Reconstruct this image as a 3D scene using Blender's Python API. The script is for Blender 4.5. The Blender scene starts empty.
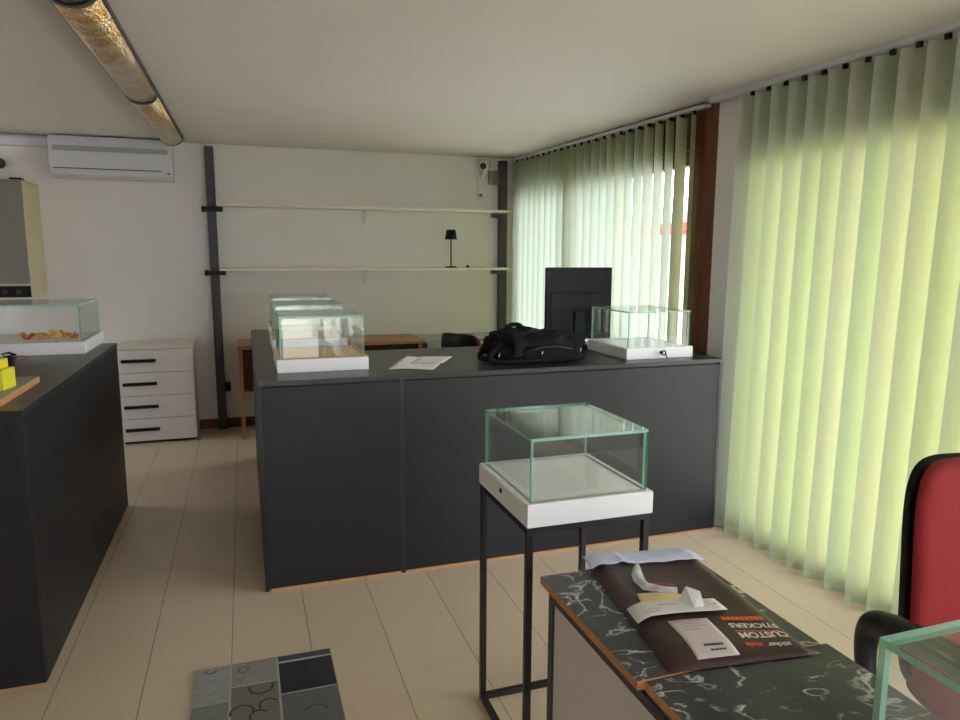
import bpy, bmesh, math, random
from mathutils import Vector, Matrix, noise as mnoise
random.seed(7)
S = bpy.context.scene
C = S.collection
PI = math.pi

# ------------------------------------------------------------------ camera
CAM_H = 1.55
f_px, yaw, pitch, roll = 701.87, .323133, .148483, .004008
fw = Vector((math.sin(yaw)*math.cos(pitch), math.cos(yaw)*math.cos(pitch), -math.sin(pitch)))
rt = Vector((math.cos(yaw), -math.sin(yaw), 0)); up = rt.cross(fw)
rt2 = math.cos(roll)*rt + math.sin(roll)*up
up2 = -math.sin(roll)*rt + math.cos(roll)*up
cd = bpy.data.cameras.new('camera'); cam = bpy.data.objects.new('camera', cd); C.objects.link(cam)
cd.sensor_fit = 'HORIZONTAL'; cd.sensor_width = 36; cd.lens = f_px/960*36; cd.clip_start = .02
cam.matrix_world = Matrix(((rt2.x, up2.x, -fw.x, 0), (rt2.y, up2.y, -fw.y, 0), (rt2.z, up2.z, -fw.z, CAM_H), (0, 0, 0, 1)))
S.camera = cam

# ------------------------------------------------------------------ sky, daylight, exposure
W = bpy.data.worlds.new('overcast_sky'); S.world = W; W.use_nodes = True
bg = W.node_tree.nodes['Background']
bg.inputs[0].default_value = (.92, .97, 1.06, 1); bg.inputs[1].default_value = 10.0
S.view_settings.view_transform = 'Standard'; S.view_settings.look = 'None'
S.view_settings.exposure = -0.08; S.view_settings.gamma = 1.0; S.view_settings.use_curve_mapping = False
S.cycles.transparent_max_bounces = 48; S.cycles.max_bounces = 14; S.cycles.diffuse_bounces = 8
S.cycles.glossy_bounces = 6; S.cycles.transmission_bounces = 10
S.cycles.use_denoising = True

def portal(name, loc, rot, sx, sy):     # guides sky sampling through an opening, gives off no light itself
    l = bpy.data.lights.new(name, 'AREA'); l.shape = 'RECTANGLE'; l.size = sx; l.size_y = sy
    l.cycles.is_portal = True
    o = bpy.data.objects.new(name, l); C.objects.link(o); o.location = loc; o.rotation_euler = rot
portal('sky_portal', (2.78, 5.03, 1.1), (0, PI/2, 0), 2.3, 3.0)
portal('sky_portal', (2.78, 1.2, 1.1), (0, PI/2, 0), 2.3, 4.0)
portal('sky_portal', (-3.42, 5.7, 1.5), (0, -PI/2, 0), 1.2, .8)
portal('sky_portal', (1.45, -3.22, 1.15), (PI/2, 0, 0), 2.1, 2.3)

# ------------------------------------------------------------------ materials
def lin(c):
    return tuple(((v/255)/12.92 if v/255 <= .04045 else ((v/255+.055)/1.055)**2.4) for v in c)
def new_mat(name):
    m = bpy.data.materials.new(name); m.use_nodes = True
    nt = m.node_tree; nt.nodes.clear()
    out = nt.nodes.new('ShaderNodeOutputMaterial')
    return m, nt, out
def mat(name, rgb, rough=.5, metal=0, var=.05, scale=14, bump=0, bscale=200, spec=.5, stretch=None):
    m, nt, out = new_mat(name); N = nt.nodes.new; L = nt.links.new
    p = N('ShaderNodeBsdfPrincipled'); L(p.outputs[0], out.inputs[0])
    p.inputs['Roughness'].default_value = rough; p.inputs['Metallic'].default_value = metal
    p.inputs['Specular IOR Level'].default_value = spec
    tc = N('ShaderNodeTexCoord'); mp = N('ShaderNodeMapping'); L(tc.outputs['Object'], mp.inputs[0])
    if stretch: mp.inputs['Scale'].default_value = stretch
    n = N('ShaderNodeTexNoise'); n.inputs['Scale'].default_value = scale; n.inputs['Detail'].default_value = 4
    L(mp.outputs[0], n.inputs['Vector'])
    c = lin(rgb); a = [max(0, v*(1-var)) for v in c]; b = [min(1, v*(1+var)) for v in c]
    r = N('ShaderNodeValToRGB'); r.color_ramp.elements[0].position = .3; r.color_ramp.elements[1].position = .7
    r.color_ramp.elements[0].color = (*a, 1); r.color_ramp.elements[1].color = (*b, 1)
    L(n.outputs['Fac'], r.inputs[0]); L(r.outputs[0], p.inputs['Base Color'])
    if bump:
        n2 = N('ShaderNodeTexNoise'); n2.inputs['Scale'].default_value = bscale; L(mp.outputs[0], n2.inputs['Vector'])
        bp = N('ShaderNodeBump'); bp.inputs['Strength'].default_value = bump; bp.inputs['Distance'].default_value = .004
        L(n2.outputs['Fac'], bp.inputs['Height']); L(bp.outputs[0], p.inputs['Normal'])
    return m

def glass_mat(name, tint, refl=1.0):
    m, nt, out = new_mat(name); N = nt.nodes.new; L = nt.links.new
    t = N('ShaderNodeBsdfTransparent'); t.inputs[0].default_value = (*tint, 1)
    g = N('ShaderNodeBsdfGlossy'); g.inputs['Roughness'].default_value = 0
    ge = N('ShaderNodeNewGeometry'); mi = N('ShaderNodeMapRange')
    mi.inputs['To Min'].default_value = 1.5; mi.inputs['To Max'].default_value = 1/1.5
    L(ge.outputs['Backfacing'], mi.inputs['Value'])
    fr = N('ShaderNodeFresnel'); L(mi.outputs[0], fr.inputs['IOR'])
    mu = N('ShaderNodeMath'); mu.operation = 'MULTIPLY'; mu.inputs[1].default_value = refl
    mu.use_clamp = True
    L(fr.outputs[0], mu.inputs[0])
    mx = N('ShaderNodeMixShader'); L(mu.outputs[0], mx.inputs[0]); L(t.outputs[0], mx.inputs[1]); L(g.outputs[0], mx.inputs[2])
    L(mx.outputs[0], out.inputs[0])
    return m

def edge_mat():
    m, nt, out = new_mat('green_glass_edge'); N = nt.nodes.new; L = nt.links.new
    p = N('ShaderNodeBsdfPrincipled'); p.inputs['Base Color'].default_value = (*lin((176, 224, 202)), 1); p.inputs['Roughness'].default_value = .15
    t = N('ShaderNodeBsdfTransparent'); t.inputs[0].default_value = (*lin((150, 205, 182)), 1)
    tc = N('ShaderNodeTexCoord'); n = N('ShaderNodeTexNoise'); n.inputs['Scale'].default_value = 9; L(tc.outputs['Object'], n.inputs['Vector'])
    mr = N('ShaderNodeMapRange'); mr.inputs['To Min'].default_value = .15; mr.inputs['To Max'].default_value = .5; L(n.outputs['Fac'], mr.inputs['Value'])
    mx = N('ShaderNodeMixShader'); L(mr.outputs[0], mx.inputs[0]); L(p.outputs[0], mx.inputs[1]); L(t.outputs[0], mx.inputs[2]); L(mx.outputs[0], out.inputs[0])
    return m

def fabric_translucent(name, dif, tra):
    m, nt, out = new_mat(name); N = nt.nodes.new; L = nt.links.new
    tc = N('ShaderNodeTexCoord'); mp = N('ShaderNodeMapping'); mp.inputs['Scale'].default_value = (1, 1, .12)
    L(tc.outputs['Object'], mp.inputs[0])
    n = N('ShaderNodeTexNoise'); n.inputs['Scale'].default_value = 60; n.inputs['Detail'].default_value = 3; L(mp.outputs[0], n.inputs['Vector'])
    def col(c):
        r = N('ShaderNodeValToRGB'); c = lin(c)
        r.color_ramp.elements[0].color = (*[v*.93 for v in c], 1); r.color_ramp.elements[1].color = (*[min(1, v*1.05) for v in c], 1)
        L(n.outputs['Fac'], r.inputs[0]); return r.outputs[0]
    oi = N('ShaderNodeObjectInfo')
    def vary(c1, c2):
        mx = N('ShaderNodeMix'); mx.data_type = 'RGBA'; L(oi.outputs['Random'], mx.inputs[0]); L(col(c1), mx.inputs[6]); L(col(c2), mx.inputs[7]); return mx.outputs[2]
    d = N('ShaderNodeBsdfDiffuse'); L(vary(*dif), d.inputs[0])
    t = N('ShaderNodeBsdfTranslucent'); L(vary(*tra), t.inputs[0])
    a = N('ShaderNodeMixShader'); a.inputs[0].default_value = .5; L(d.outputs[0], a.inputs[1]); L(t.outputs[0], a.inputs[2])
    L(a.outputs[0], out.inputs[0])
    return m

def tile_mat():
    m, nt, out = new_mat('floor_tiles'); N = nt.nodes.new; L = nt.links.new
    p = N('ShaderNodeBsdfPrincipled'); L(p.outputs[0], out.inputs[0])
    tc = N('ShaderNodeTexCoord'); mp = N('ShaderNodeMapping'); L(tc.outputs['Object'], mp.inputs[0])
    mp.inputs['Location'].default_value = (.108+6.0, .12+6, 0)
    br = N('ShaderNodeTexBrick'); br.offset = 0; br.inputs['Scale'].default_value = 1
    br.inputs['Brick Width'].default_value = .30; br.inputs['Row Height'].default_value = 60
    br.inputs['Mortar Size'].default_value = .0018; br.inputs['Mortar Smooth'].default_value = .2
    br.inputs['Color1'].default_value = (*lin((214, 194, 169)), 1); br.inputs['Color2'].default_value = (*lin((209, 188, 162)), 1)
    br.inputs['Mortar'].default_value = (*lin((138, 124, 106)), 1)
    L(mp.outputs[0], br.inputs['Vector'])
    b2 = N('ShaderNodeTexBrick'); b2.offset = .5; b2.inputs['Scale'].default_value = 1; b2.inputs['Brick Width'].default_value = .60; b2.inputs['Row Height'].default_value = .30
    b2.inputs['Mortar Size'].default_value = .0012; b2.inputs['Color1'].default_value = (1, 1, 1, 1); b2.inputs['Color2'].default_value = (1, 1, 1, 1); b2.inputs['Mortar'].default_value = (.86, .85, .83, 1)
    mp4 = N('ShaderNodeMapping'); mp4.inputs['Rotation'].default_value = (0, 0, PI/2); mp4.inputs['Location'].default_value = (6.3, .108+6, 0); L(tc.outputs['Object'], mp4.inputs[0]); L(mp4.outputs[0], b2.inputs['Vector'])
    n = N('ShaderNodeTexNoise'); n.inputs['Scale'].default_value = 9; n.inputs['Detail'].default_value = 6
    mp2 = N('ShaderNodeMapping'); mp2.inputs['Scale'].default_value = (1, 8, 1); L(tc.outputs['Object'], mp2.inputs[0]); L(mp2.outputs[0], n.inputs['Vector'])
    mr = N('ShaderNodeMapRange'); mr.inputs['To Min'].default_value = .92; mr.inputs['To Max'].default_value = 1.06; L(n.outputs['Fac'], mr.inputs['Value'])
    mx = N('ShaderNodeMix'); mx.data_type = 'RGBA'; mx.blend_type = 'MULTIPLY'; mx.inputs[0].default_value = 1
    L(br.outputs['Color'], mx.inputs[6]); L(mr.outputs[0], mx.inputs[7])
    mx2 = N('ShaderNodeMix'); mx2.data_type = 'RGBA'; mx2.blend_type = 'MULTIPLY'; mx2.inputs[0].default_value = 1
    L(mx.outputs[2], mx2.inputs[6]); L(b2.outputs['Color'], mx2.inputs[7]); L(mx2.outputs[2], p.inputs['Base Color'])
    p.inputs['Roughness'].default_value = .34
    bp = N('ShaderNodeBump'); bp.inputs['Strength'].default_value = .3; bp.inputs['Distance'].default_value = .002; bp.invert = True
    L(br.outputs['Fac'], bp.inputs['Height']); L(bp.outputs[0], p.inputs['Normal'])
    return m

def marble_mat():
    m, nt, out = new_mat('black_marble'); N = nt.nodes.new; L = nt.links.new
    p = N('ShaderNodeBsdfPrincipled'); L(p.outputs[0], out.inputs[0]); p.inputs['Roughness'].default_value = .3
    tc = N('ShaderNodeTexCoord')
    def veins(scale, dist, w, loc):
        mp = N('ShaderNodeMapping'); mp.inputs['Location'].default_value = loc; mp.inputs['Scale'].default_value = (1, 1.5, 1); mp.inputs['Rotation'].default_value = (0, 0, .6)
        L(tc.outputs['Object'], mp.inputs[0])
        n = N('ShaderNodeTexNoise'); n.inputs['Scale'].default_value = scale; n.inputs['Detail'].default_value = 5; n.inputs['Distortion'].default_value = dist
        L(mp.outputs[0], n.inputs['Vector'])
        s = N('ShaderNodeMath'); s.operation = 'SUBTRACT'; s.inputs[1].default_value = .5; L(n.outputs['Fac'], s.inputs[0])
        a = N('ShaderNodeMath'); a.operation = 'ABSOLUTE'; L(s.outputs[0], a.inputs[0])
        r = N('ShaderNodeMapRange'); r.inputs['From Min'].default_value = 0; r.inputs['From Max'].default_value = w
        r.inputs['To Min'].default_value = 1; r.inputs['To Max'].default_value = 0; L(a.outputs[0], r.inputs['Value'])
        k = N('ShaderNodeTexNoise'); k.inputs['Scale'].default_value = scale*1.3; k.inputs['Detail'].default_value = 2
        mp3 = N('ShaderNodeMapping'); mp3.inputs['Location'].default_value = (loc[1]+3, loc[0]+5, 0); L(tc.outputs['Object'], mp3.inputs[0]); L(mp3.outputs[0], k.inputs['Vector'])
        kr = N('ShaderNodeMapRange'); kr.inputs['From Min'].default_value = .47; kr.inputs['From Max'].default_value = .60; L(k.outputs['Fac'], kr.inputs['Value'])
        mu = N('ShaderNodeMath'); mu.operation = 'MULTIPLY'; L(r.outputs[0], mu.inputs[0]); L(kr.outputs[0], mu.inputs[1])
        return mu.outputs[0]
    v1 = veins(4.2, .35, .012, (.3, .1, 0)); v2 = veins(10, .5, .022, (2.3, 4.1, 0))
    mxm = N('ShaderNodeMath'); mxm.operation = 'MAXIMUM'; L(v1, mxm.inputs[0]); L(v2, mxm.inputs[1])
    cl = N('ShaderNodeTexNoise'); cl.inputs['Scale'].default_value = 7; cl.inputs['Detail'].default_value = 6; L(tc.outputs['Object'], cl.inputs['Vector'])
    r = N('ShaderNodeValToRGB'); r.color_ramp.elements[0].position = .35; r.color_ramp.elements[1].position = .75
    r.color_ramp.elements[0].color = (*lin((46, 47, 52)), 1); r.color_ramp.elements[1].color = (*lin((70, 71, 77)), 1); L(cl.outputs['Fac'], r.inputs[0])
    mx = N('ShaderNodeMix'); mx.data_type = 'RGBA'; L(mxm.outputs[0], mx.inputs[0]); L(r.outputs[0], mx.inputs[6])
    mx.inputs[7].default_value = (*lin((205, 208, 204)), 1); L(mx.outputs[2], p.inputs['Base Color'])
    return m

def rug_mat():
    """patchwork: squares of different greys with pale seams"""
    m, nt, out = new_mat('patchwork_weave'); N = nt.nodes.new; L = nt.links.new
    p = N('ShaderNodeBsdfPrincipled'); L(p.outputs[0], out.inputs[0]); p.inputs['Roughness'].default_value = .95
    at = N('ShaderNodeAttribute'); at.attribute_name = 'patch'
    tc = N('ShaderNodeTexCoord'); mp = N('ShaderNodeMapping'); mp.inputs['Scale'].default_value = (1, 5, 1); L(tc.outputs['Object'], mp.inputs[0])
    n = N('ShaderNodeTexNoise'); n.inputs['Scale'].default_value = 45; n.inputs['Detail'].default_value = 5; L(mp.outputs[0], n.inputs['Vector'])
    mr = N('ShaderNodeMapRange'); mr.inputs['To Min'].default_value = .55; mr.inputs['To Max'].default_value = 1.45; L(n.outputs['Fac'], mr.inputs['Value'])
    mx = N('ShaderNodeMix'); mx.data_type = 'RGBA'; mx.blend_type = 'MULTIPLY'; mx.inputs[0].default_value = 1
    L(at.outputs['Color'], mx.inputs[6]); L(mr.outputs[0], mx.inputs[7]); L(mx.outputs[2], p.inputs['Base Color'])
    bp = N('ShaderNodeBump'); bp.inputs['Strength'].default_value = .5; bp.inputs['Distance'].default_value = .003; L(n.outputs['Fac'], bp.inputs['Height']); L(bp.outputs[0], p.inputs['Normal'])
    return m

def wood(name, a, b, rough=.45, axis=(1, 12, 12)):
    m, nt, out = new_mat(name); N = nt.nodes.new; L = nt.links.new
    p = N('ShaderNodeBsdfPrincipled'); L(p.outputs[0], out.inputs[0]); p.inputs['Roughness'].default_value = rough
    tc = N('ShaderNodeTexCoord'); mp = N('ShaderNodeMapping'); mp.inputs['Scale'].default_value = axis; L(tc.outputs['Object'], mp.inputs[0])
    n = N('ShaderNodeTexNoise'); n.inputs['Scale'].default_value = 4; n.inputs['Detail'].default_value = 8; n.inputs['Distortion'].default_value = .5; L(mp.outputs[0], n.inputs['Vector'])
    r = N('ShaderNodeValToRGB'); r.color_ramp.elements[0].position = .3; r.color_ramp.elements[1].position = .7
    r.color_ramp.elements[0].color = (*lin(a), 1); r.color_ramp.elements[1].color = (*lin(b), 1)
    L(n.outputs['Fac'], r.inputs[0]); L(r.outputs[0], p.inputs['Base Color'])
    return m

def foil_mat():
    m, nt, out = new_mat('perforated_foil'); N = nt.nodes.new; L = nt.links.new
    p = N('ShaderNodeBsdfPrincipled'); L(p.outputs[0], out.inputs[0]); p.inputs['Metallic'].default_value = .8; p.inputs['Roughness'].default_value = .24
    tc = N('ShaderNodeTexCoord')
    v = N('ShaderNodeTexVoronoi'); v.inputs['Scale'].default_value = 85; L(tc.outputs['Object'], v.inputs['Vector'])
    n = N('ShaderNodeTexNoise'); n.inputs['Scale'].default_value = 9; n.inputs['Detail'].default_value = 5; n.inputs['Distortion'].default_value = 1.0; L(tc.outputs['Object'], n.inputs['Vector'])
    r = N('ShaderNodeValToRGB'); r.color_ramp.elements[0].color = (*lin((206, 160, 96)), 1); r.color_ramp.elements[1].color = (*lin((222, 206, 180)), 1)
    r.color_ramp.elements[0].position = .35; r.color_ramp.elements[1].position = .65
    L(n.outputs['Fac'], r.inputs[0]); L(r.outputs[0], p.inputs['Base Color'])
    bp = N('ShaderNodeBump'); bp.inputs['Strength'].default_value = .9; bp.inputs['Distance'].default_value = .006; L(v.outputs['Distance'], bp.inputs['Height']); L(bp.outputs[0], p.inputs['Normal'])
    return m

M = dict(
    wall=mat('white_plaster', (226, 222, 221), .6, var=.015, scale=3, bump=.06, bscale=120),
    ceil=mat('ceiling_plaster', (208, 205, 200), .7, var=.015, scale=2, bump=.05, bscale=90),
    black=mat('charcoal_laminate', (29, 29, 32), .46, var=.10, scale=60, spec=.38, stretch=(1, 1, .3)),
    blacktop=mat('charcoal_worktop', (36, 36, 37), .33, var=.10, scale=80),
    blackedge=mat('black_edging', (28, 28, 31), .4),
    mdf=mat('raw_mdf_edge', (192, 138, 86), .7, var=.12, scale=60),
    tan=mat('tan_board', (220, 190, 142), .55, var=.05, scale=30),
    whitelam=mat('white_lacquer', (240, 238, 239), .35, var=.01),
    offwhite=mat('offwhite_melamine', (226, 221, 218), .5, var=.02),
    shelf=mat('cream_shelf_board', (222, 218, 200), .45, var=.02),
    post=mat('dark_grey_steel', (58, 57, 63), .45, var=.05),
    blacksteel=mat('black_powder_coat', (34, 32, 36), .4, var=.08, scale=40),
    blackpl=mat('black_plastic', (17, 17, 18), .45, var=.05, spec=.3),
    blackfab=mat('black_nylon', (18, 18, 20), .8, spec=.2, var=.2, scale=25, bump=.4, bscale=260),
    redfab=mat('red_upholstery', (134, 24, 25), .9, var=.08, scale=120, bump=.25, bscale=500),
    acwhite=mat('appliance_white', (205, 206, 214), .4, var=.01),
    acgrey=mat('vent_grey', (168, 168, 176), .5, var=.02),
    dark=mat('dark_gap', (18, 18, 18), .7),
    boilerface=mat('boiler_grey_face', (120, 116, 108), .35, var=.03),
    cream=mat('boiler_cream_side', (205, 190, 152), .5, var=.03),
    brown=wood('brown_window_wood', (90, 46, 25), (120, 66, 38), .45, (12, 12, 1)),
    base=wood('reddish_skirting', (86, 48, 34), (112, 66, 48)),
    desk=wood('oak_desk_wood', (150, 104, 66), (176, 130, 88)),
    greydesk=mat('grey_desk_laminate', (150, 152, 146), .45, var=.02),
    aluminium=mat('white_rail', (205, 205, 210), .4, var=.02),
    glass=glass_mat('clear_glass', (.985, .995, .99)),
    window=glass_mat('window_glass', (.96, .97, .97)),
    edge=edge_mat(),
    blind=fabric_translucent('pale_green_fabric', ((190, 204, 200), (202, 208, 202)), ((159, 170, 103), (174, 176, 117))),
    hem=mat('blind_hem', (190, 204, 176), .8, var=.03),
    marble=marble_mat(), tile=tile_mat(), rug=rug_mat(), foil=foil_mat(),
    panel=mat('pale_grey_panel', (214, 207, 205), .6, var=.02),
    paper=mat('white_paper', (225, 222, 220), .8, var=.02),
    labelpaper=mat('label_paper', (206, 192, 190), .7, var=.03),
    maroon=mat('brown_mailer_film', (58, 31, 29), .42, var=.15, scale=10, bump=.25, bscale=35),
    bluewhite=mat('bubble_liner', (200, 208, 232), .5, var=.05, bump=.6, bscale=120),
    orange=mat('orange_print', (226, 92, 40), .5), whiteprint=mat('white_print', (222, 216, 212), .5),
    blackprint=mat('black_print', (40, 38, 40), .6), greyprint=mat('grey_print', (150, 140, 140), .6), redprint=mat('red_print', (170, 60, 50), .6),
    yellow=mat('yellow_card', (222, 214, 40), .5, var=.03), gold=mat('gold_sheet', (240, 206, 128), .45, var=.1),
    amber=mat('amber_gold', (226, 172, 58), .3, metal=.5, var=.3, scale=40), copper=mat('red_amber', (196, 104, 44), .35, metal=.3, var=.3, scale=40),
    chrome=mat('chrome', (190, 190, 192), .2, metal=1), greybox=mat('grey_box', (128, 124, 120), .6), lens=mat('dark_lens', (14, 14, 16), .1),
    camwhite=mat('camera_white', (224, 224, 216), .45),
    plasticclear=mat('crumpled_cellophane', (206, 208, 212), .15, var=.2, scale=30, bump=.8, bscale=90),
    pavement=mat('pavement', (216, 209, 192), .9, var=.1, scale=2), facade=mat('facade_render', (214, 208, 198), .9), redaw=mat('red_awning', (190, 40, 34), .8),
)

# ------------------------------------------------------------------ geometry helpers
def B(): return bmesh.new()
def box(bm, x0, x1, y0, y1, z0, z1, mi=0):
    vs = [bm.verts.new(p) for p in ((x0,y0,z0),(x1,y0,z0),(x1,y1,z0),(x0,y1,z0),(x0,y0,z1),(x1,y0,z1),(x1,y1,z1),(x0,y1,z1))]
    fs = []
    for q in ((0,3,2,1),(4,5,6,7),(0,1,5,4),(1,2,6,5),(2,3,7,6),(3,0,4,7)):
        f = bm.faces.new([vs[i] for i in q]); f.material_index = mi; fs.append(f)
    return fs      # bottom, top, -y, +x, +y, -x
def frame_axes(d):
    d = d.normalized(); a = Vector((0,0,1)) if abs(d.z) < .9 else Vector((1,0,0))
    u = d.cross(a).normalized(); return u, d.cross(u).normalized()
def tube(bm, pts, r, seg=10, caps=True, mi=0, closed=False):
    pts = [Vector(p) for p in pts]; n = len(pts); rings = []
    rr = r if isinstance(r, (list, tuple)) else [r]*n
    u0 = None
    for i, p in enumerate(pts):
        d = (pts[min(i+1, n-1)] - pts[max(i-1, 0)]) if not closed else pts[(i+1) % n] - pts[i-1]
        d.normalize()
        if u0 is None: u0, _ = frame_axes(d)
        u0 = (u0 - d*u0.dot(d)).normalized(); v = d.cross(u0)
        rings.append([bm.verts.new(p + rr[i]*(math.cos(2*PI*k/seg)*u0 + math.sin(2*PI*k/seg)*v)) for k in range(seg)])
    for i in range(n if closed else n-1):
        A, Bb = rings[i], rings[(i+1) % n]
        for k in range(seg):
            f = bm.faces.new((A[k], A[(k+1)%seg], Bb[(k+1)%seg], Bb[k])); f.smooth = True; f.material_index = mi
    if caps and not closed:
        bm.faces.new(list(reversed(rings[0]))).material_index = mi; bm.faces.new(rings[-1]).material_index = mi
def smooth_path(pts, rad, k=5):
    P = [Vector(p) for p in pts]; P2, R2 = [], []
    rad = rad if isinstance(rad, (list, tuple)) else [rad]*len(P)
    for i in range(len(P)-1):
        p0, p1, p2, p3 = P[max(i-1, 0)], P[i], P[i+1], P[min(i+2, len(P)-1)]
        for j in range(k):
            t_ = j/k
            P2.append(.5*((2*p1)+(p2-p0)*t_+(2*p0-5*p1+4*p2-p3)*t_*t_+(3*p1-p0-3*p2+p3)*t_**3)); R2.append(rad[i]*(1-t_)+rad[i+1]*t_)
    P2.append(P[-1]); R2.append(rad[-1]); return P2, R2
def stube(bm, pts, r, seg=10):
    P2, R2 = smooth_path(pts, r); tube(bm, P2, R2, seg)
def lathe(bm, prof, cx, cy, seg=28, mi=0):
    rings = []
    for r, z in prof: rings.append([bm.verts.new((cx+r*math.cos(2*PI*k/seg), cy+r*math.sin(2*PI*k/seg), z)) for k in range(seg)])
    for A, Bb in zip(rings, rings[1:]):
        for k in range(seg):
            f = bm.faces.new((A[k], A[(k+1)%seg], Bb[(k+1)%seg], Bb[k])); f.smooth = True; f.material_index = mi
    bm.faces.new(list(reversed(rings[0]))); bm.faces.new(rings[-1])
def prism(bm, pts, z0, z1, mi=0):
    a = [bm.verts.new((x, y, z0)) for x, y in pts]; b = [bm.verts.new((x, y, z1)) for x, y in pts]; n = len(pts)
    bm.faces.new(list(reversed(a))).material_index = mi; bm.faces.new(b).material_index = mi
    for i in range(n): bm.faces.new((a[i], a[(i+1)%n], b[(i+1)%n], b[i])).material_index = mi
def sheet(bm, fn, nu, nv, th=.0006, mi=0):
    """grid surface fn(u,v) -> point, given a real thickness below it"""
    t = [[bm.verts.new(fn(i/nu, j/nv)) for j in range(nv+1)] for i in range(nu+1)]
    b = [[bm.verts.new(t[i][j].co - Vector((0,0,th))) for j in range(nv+1)] for i in range(nu+1)]
    for i in range(nu):
        for j in range(nv):
            f = bm.faces.new((t[i][j], t[i+1][j], t[i+1][j+1], t[i][j+1])); f.smooth = True; f.material_index = mi
            f = bm.faces.new((b[i][j], b[i][j+1], b[i+1][j+1], b[i+1][j])); f.smooth = True; f.material_index = mi
    for i in range(nu):
        for j in (0, nv):
            q = (t[i][j], b[i][j], b[i+1][j], t[i+1][j]); bm.faces.new(q if j == 0 else q[::-1]).material_index = mi
    for j in range(nv):
        for i in (0, nu):
            q = (t[i][j], t[i][j+1], b[i][j+1], b[i][j]); bm.faces.new(q if i == 0 else q[::-1]).material_index = mi
def obj(name, bm, m, parent=None, bevel=0, seg=2, smooth=False):
    bmesh.ops.recalc_face_normals(bm, faces=bm.faces)
    me = bpy.data.meshes.new(name); bm.to_mesh(me); bm.free()
    for k in (m if isinstance(m, (list, tuple)) else [m]): me.materials.append(M[k])
    o = bpy.data.objects.new(name, me); C.objects.link(o)
    if parent is not None: o.parent = parent
    if smooth:
        for p in me.polygons: p.use_smooth = True
    if bevel:
        md = o.modifiers.new('bevel', 'BEVEL'); md.width = bevel; md.segments = seg; md.limit_method = 'ANGLE'; md.angle_limit = .6
    return o
def tag(o, label, cat, group=None):
    o['label'] = label; o['category'] = cat
    if group: o['group'] = group
    return o
def thing(name, label, cat, loc=(0,0,0), rz=0, group=None):
    o = bpy.data.objects.new(name, None); C.objects.link(o); o.empty_display_size = .1
    o.location = loc; o.rotation_euler = (0, 0, rz)
    return tag(o, label, cat, group)
def struct(name, bm, m, **k):
    o = obj(name, bm, m, **k); o['kind'] = 'structure'; return o
def bx(name, m, parent, *a, bevel=.002):
    b = B(); box(b, *a); return obj(name, b, m, parent, bevel)
def dup(root, loc, rz, label, group=None):
    r = root.copy(); C.objects.link(r); r.location = loc; r.rotation_euler = (0,0,rz); r['label'] = label
    if group: r['group'] = group
    for ch in list(root.children):
        c = ch.copy(); C.objects.link(c); c.parent = r
        for g in ch.children:
            d = g.copy(); C.objects.link(d); d.parent = c
    return r

# ------------------------------------------------------------------ room shell
XL, XR, YF, YB = -3.2, 2.62, -3.0, 6.60
def cz(y): return 2.43 + .0153*(max(y, 1.2)-3.4)          # the ceiling drops a little towards the street
b = B(); box(b, XL-.2, XR+.35, YF-.2, YB+.2, -.1, 0); struct('floor', b, 'tile')
b = B()
ys = [YF-.2, 1.2, YB+.2]
lo = [[b.verts.new((x, y, cz(y))) for x in (XL-.2, XR+.35)] for y in ys]; hi = [[b.verts.new((x, y, cz(y)+.12)) for x in (XL-.2, XR+.35)] for y in ys]
for i in range(2):
    b.faces.new((lo[i][0], lo[i][1], lo[i+1][1], lo[i+1][0])); b.faces.new((hi[i][0], hi[i+1][0], hi[i+1][1], hi[i][1]))
    for s in (0, 1): b.faces.new((lo[i][s], lo[i+1][s], hi[i+1][s], hi[i][s]))
b.faces.new((lo[0][0], lo[0][1], hi[0][1], hi[0][0])); b.faces.new((lo[2][0], lo[2][1], hi[2][1], hi[2][0]))
struct('ceiling', b, 'ceil')
b = B(); box(b, XL-.2, XR+.35, YB, YB+.2, 0, 2.60); struct('wall_back', b, 'wall')
b = B(); box(b, XL-.2, XL, YF, 5.30, 0, 2.60); box(b, XL-.2, XL, 6.10, YB, 0, 2.60); box(b, XL-.2, XL, 5.30, 6.10, 0, .9); box(b, XL-.2, XL, 5.30, 6.10, 2.1, 2.60); struct('wall_left', b, 'wall')
H1, H2 = 2.20, 2.13                                       # window heads
b = B()
box(b, XR, XR+.09, 3.25, 3.53, 0, 2.60)                    # pier between the windows
box(b, XR, XR+.09, 6.50, YB, 0, 2.60)
box(b, XR, XR+.09, YF, -.75, 0, 2.60)
box(b, XR+.06, XR+.09, 3.53, 6.50, H1, 2.60)
box(b, XR, XR+.09, -.75, 3.25, H2, 2.60)
struct('wall_right', b, 'wall')
b = B()
box(b, XL-.2, .40, YF-.2, YF, 0, 2.60); box(b, 2.5, XR+.3, YF-.2, YF, 0, 2.60); box(b, .40, 2.5, YF-.2, YF, 2.3, 2.60)
struct('wall_front', b, 'wall')
b = B(); box(b, XL, XR, YB-.014, YB, 0, .085); struct('baseboard_back', b, 'base', bevel=.003)

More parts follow.
